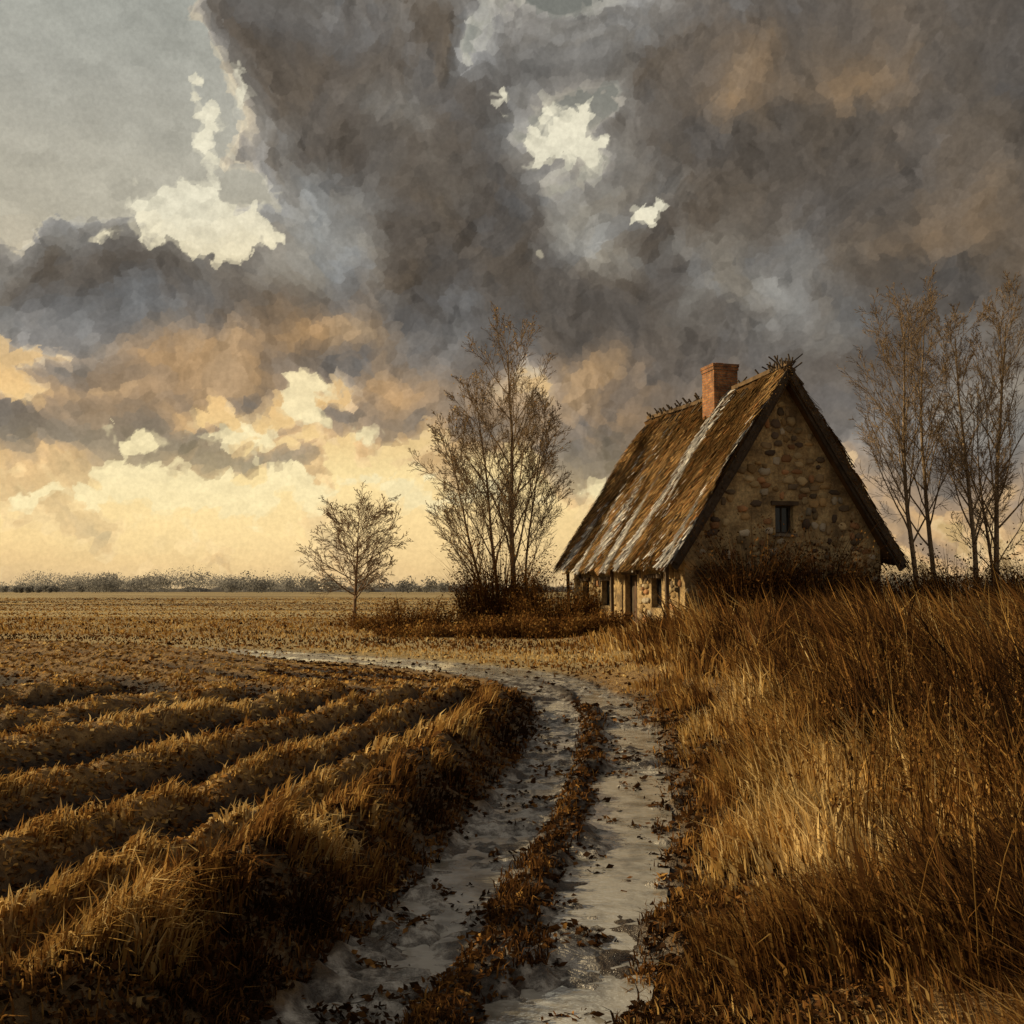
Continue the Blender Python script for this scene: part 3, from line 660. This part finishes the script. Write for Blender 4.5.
c=c*rng.uniform(.6,1.2,n)[:,None]*(.65+.6*fbm(y*3,s0*4,2))[:,None]
l0=rng.uniform(0,.03,n); l1=rng.uniform(.02,.16,n); dy=rng.uniform(-.09,.09,n)
V=np.stack([roofpt(side,y,s0,l0),roofpt(side,y+ww,s0,l0),roofpt(side,y+dy+ww*.7,s1,l1),roofpt(side,y+dy,s1,l1)],1).reshape(-1,3)
k_=np.arange(n)*4
build('thatch_strands',V,[np.stack([k_,k_+1,k_+2,k_+3],1)],thatchm,col=np.repeat(c,4,0),parent=cot)
n=2600; side=rng.choice([-1,1],n); s0=rng.random(n)*.98; y=Y0+rng.uniform(-.02,.06,n); a=roofpt(side,y,s0,rng.uniform(-.24,.02,n)); b_=a+np.stack([side*rng.uniform(-.02,.10,n),rng.uniform(-.16,-.02,n),rng.uniform(-.22,.0,n)],1)
wv=np.tile([.0,0,.035],(n,1)); V=np.stack([a,a+wv,b_+wv*.5,b_],1).reshape(-1,3); k_=np.arange(n)*4
build('verge_reeds',V,[np.stack([k_,k_+1,k_+2,k_+3],1)],thatchm,col=np.repeat(TH[rng.integers(0,6,n)]*.6,4,0),parent=cot)
rb=MB(); wc=(.075,.055,.038)
for side in (-1,1):
    for (yb_,dz,wd_,tt) in ((-.42,-.42,.10,.22),(-.52,-.24,.07,.24)):
        a=Vector((0,yb_,RT+dz+.05)); b_=Vector((side*(OV-.02),yb_,RB+dz+.08))
        m1=a.lerp(b_,.5)+Vector((0,0,-.07)); rb.beam(a,m1,wd_,tt,wc); rb.beam(m1,b_,wd_,tt,wc)
for i in range(60):
    y=Y0+(Y1-Y0)*random.random(); side=random.choice((-1,1)); zt=RT-.1+random.uniform(-.02,.1)
    rb.beam((side*-.18,y,zt+.12+random.uniform(0,.2)),(side*.45,y+random.uniform(-.25,.25),zt-.58),.05,.05,(.11,.08,.05))
for i in range(18):
    y=Y0+random.uniform(-.1,1.2); rb.beam((random.uniform(-.3,.3),y,RT-.1),(random.uniform(-.5,.6),y+random.uniform(-.2,.2),RT+random.uniform(.12,.42)),.04,.04,wc)
for i in range(9):
    y=Y0+(Y1-Y0)*i/9; rb.beam((0,y,RT+.05-.16*math.sin(math.pi*i/9)),(0,y+(Y1-Y0)/9,RT+.05-.16*math.sin(math.pi*(i+1)/9)),.22,.14,(.14,.09,.045))
rb.done('ridge_and_verge_timbers',woodm,cot)
chm,ntc,out=newmat('chimney_brick'); tcc=N(ntc,'ShaderNodeTexCoord')
sx=N(ntc,'ShaderNodeSeparateXYZ'); ntc.links.new(tcc.outputs['Object'],sx.inputs[0]); cx=N(ntc,'ShaderNodeCombineXYZ')
ntc.links.new(mth(ntc,'ADD',sx.outputs[0],sx.outputs[1]),cx.inputs[0]); ntc.links.new(sx.outputs[2],cx.inputs[1])
bt=N(ntc,'ShaderNodeTexBrick'); ntc.links.new(cx.outputs[0],bt.inputs['Vector']); bt.inputs['Scale'].default_value=1; bt.inputs['Brick Width'].default_value=.25; bt.inputs['Row Height'].default_value=.09; bt.inputs['Mortar Size'].default_value=.012
bt.inputs['Color1'].default_value=(.40,.17,.055,1); bt.inputs['Color2'].default_value=(.24,.085,.03,1); bt.inputs['Mortar'].default_value=(.20,.15,.10,1)
n9=noise(ntc,tcc.outputs['Object'],3.5,5,.7); c=mixc(ntc,1.,bt.outputs[0],ramp(ntc,n9.outputs[0],[(.35,.35),(.65,1.25)]),'MULTIPLY')
p=N(ntc,'ShaderNodeBsdfPrincipled'); p.inputs['Roughness'].default_value=.9; ntc.links.new(c,p.inputs['Base Color'])
b=N(ntc,'ShaderNodeBump'); b.inputs['Strength'].default_value=.6; b.inputs['Distance'].default_value=.02; ntc.links.new(bt.outputs[1],b.inputs['Height']); b.invert=True; ntc.links.new(b.outputs[0],p.inputs['Normal']); ntc.links.new(p.outputs[0],out.inputs[0])
c=MB(); cy0,cy1=3.7,4.7; x0,x1=-.68,.26
c.box(x0,x1,cy0,cy1,7.3,9.62); c.box(x0-.03,x1+.03,cy0-.03,cy1+.03,9.623,9.74); c.box(x0-.05,x1+.05,cy0-.05,cy1+.05,9.743,9.85)
c.box(x0+.2,x0+.5,cy0+.25,cy0+.6,9.853,9.93)
c.done('chimney',chm,cot)
print('done',time.time()-T0)
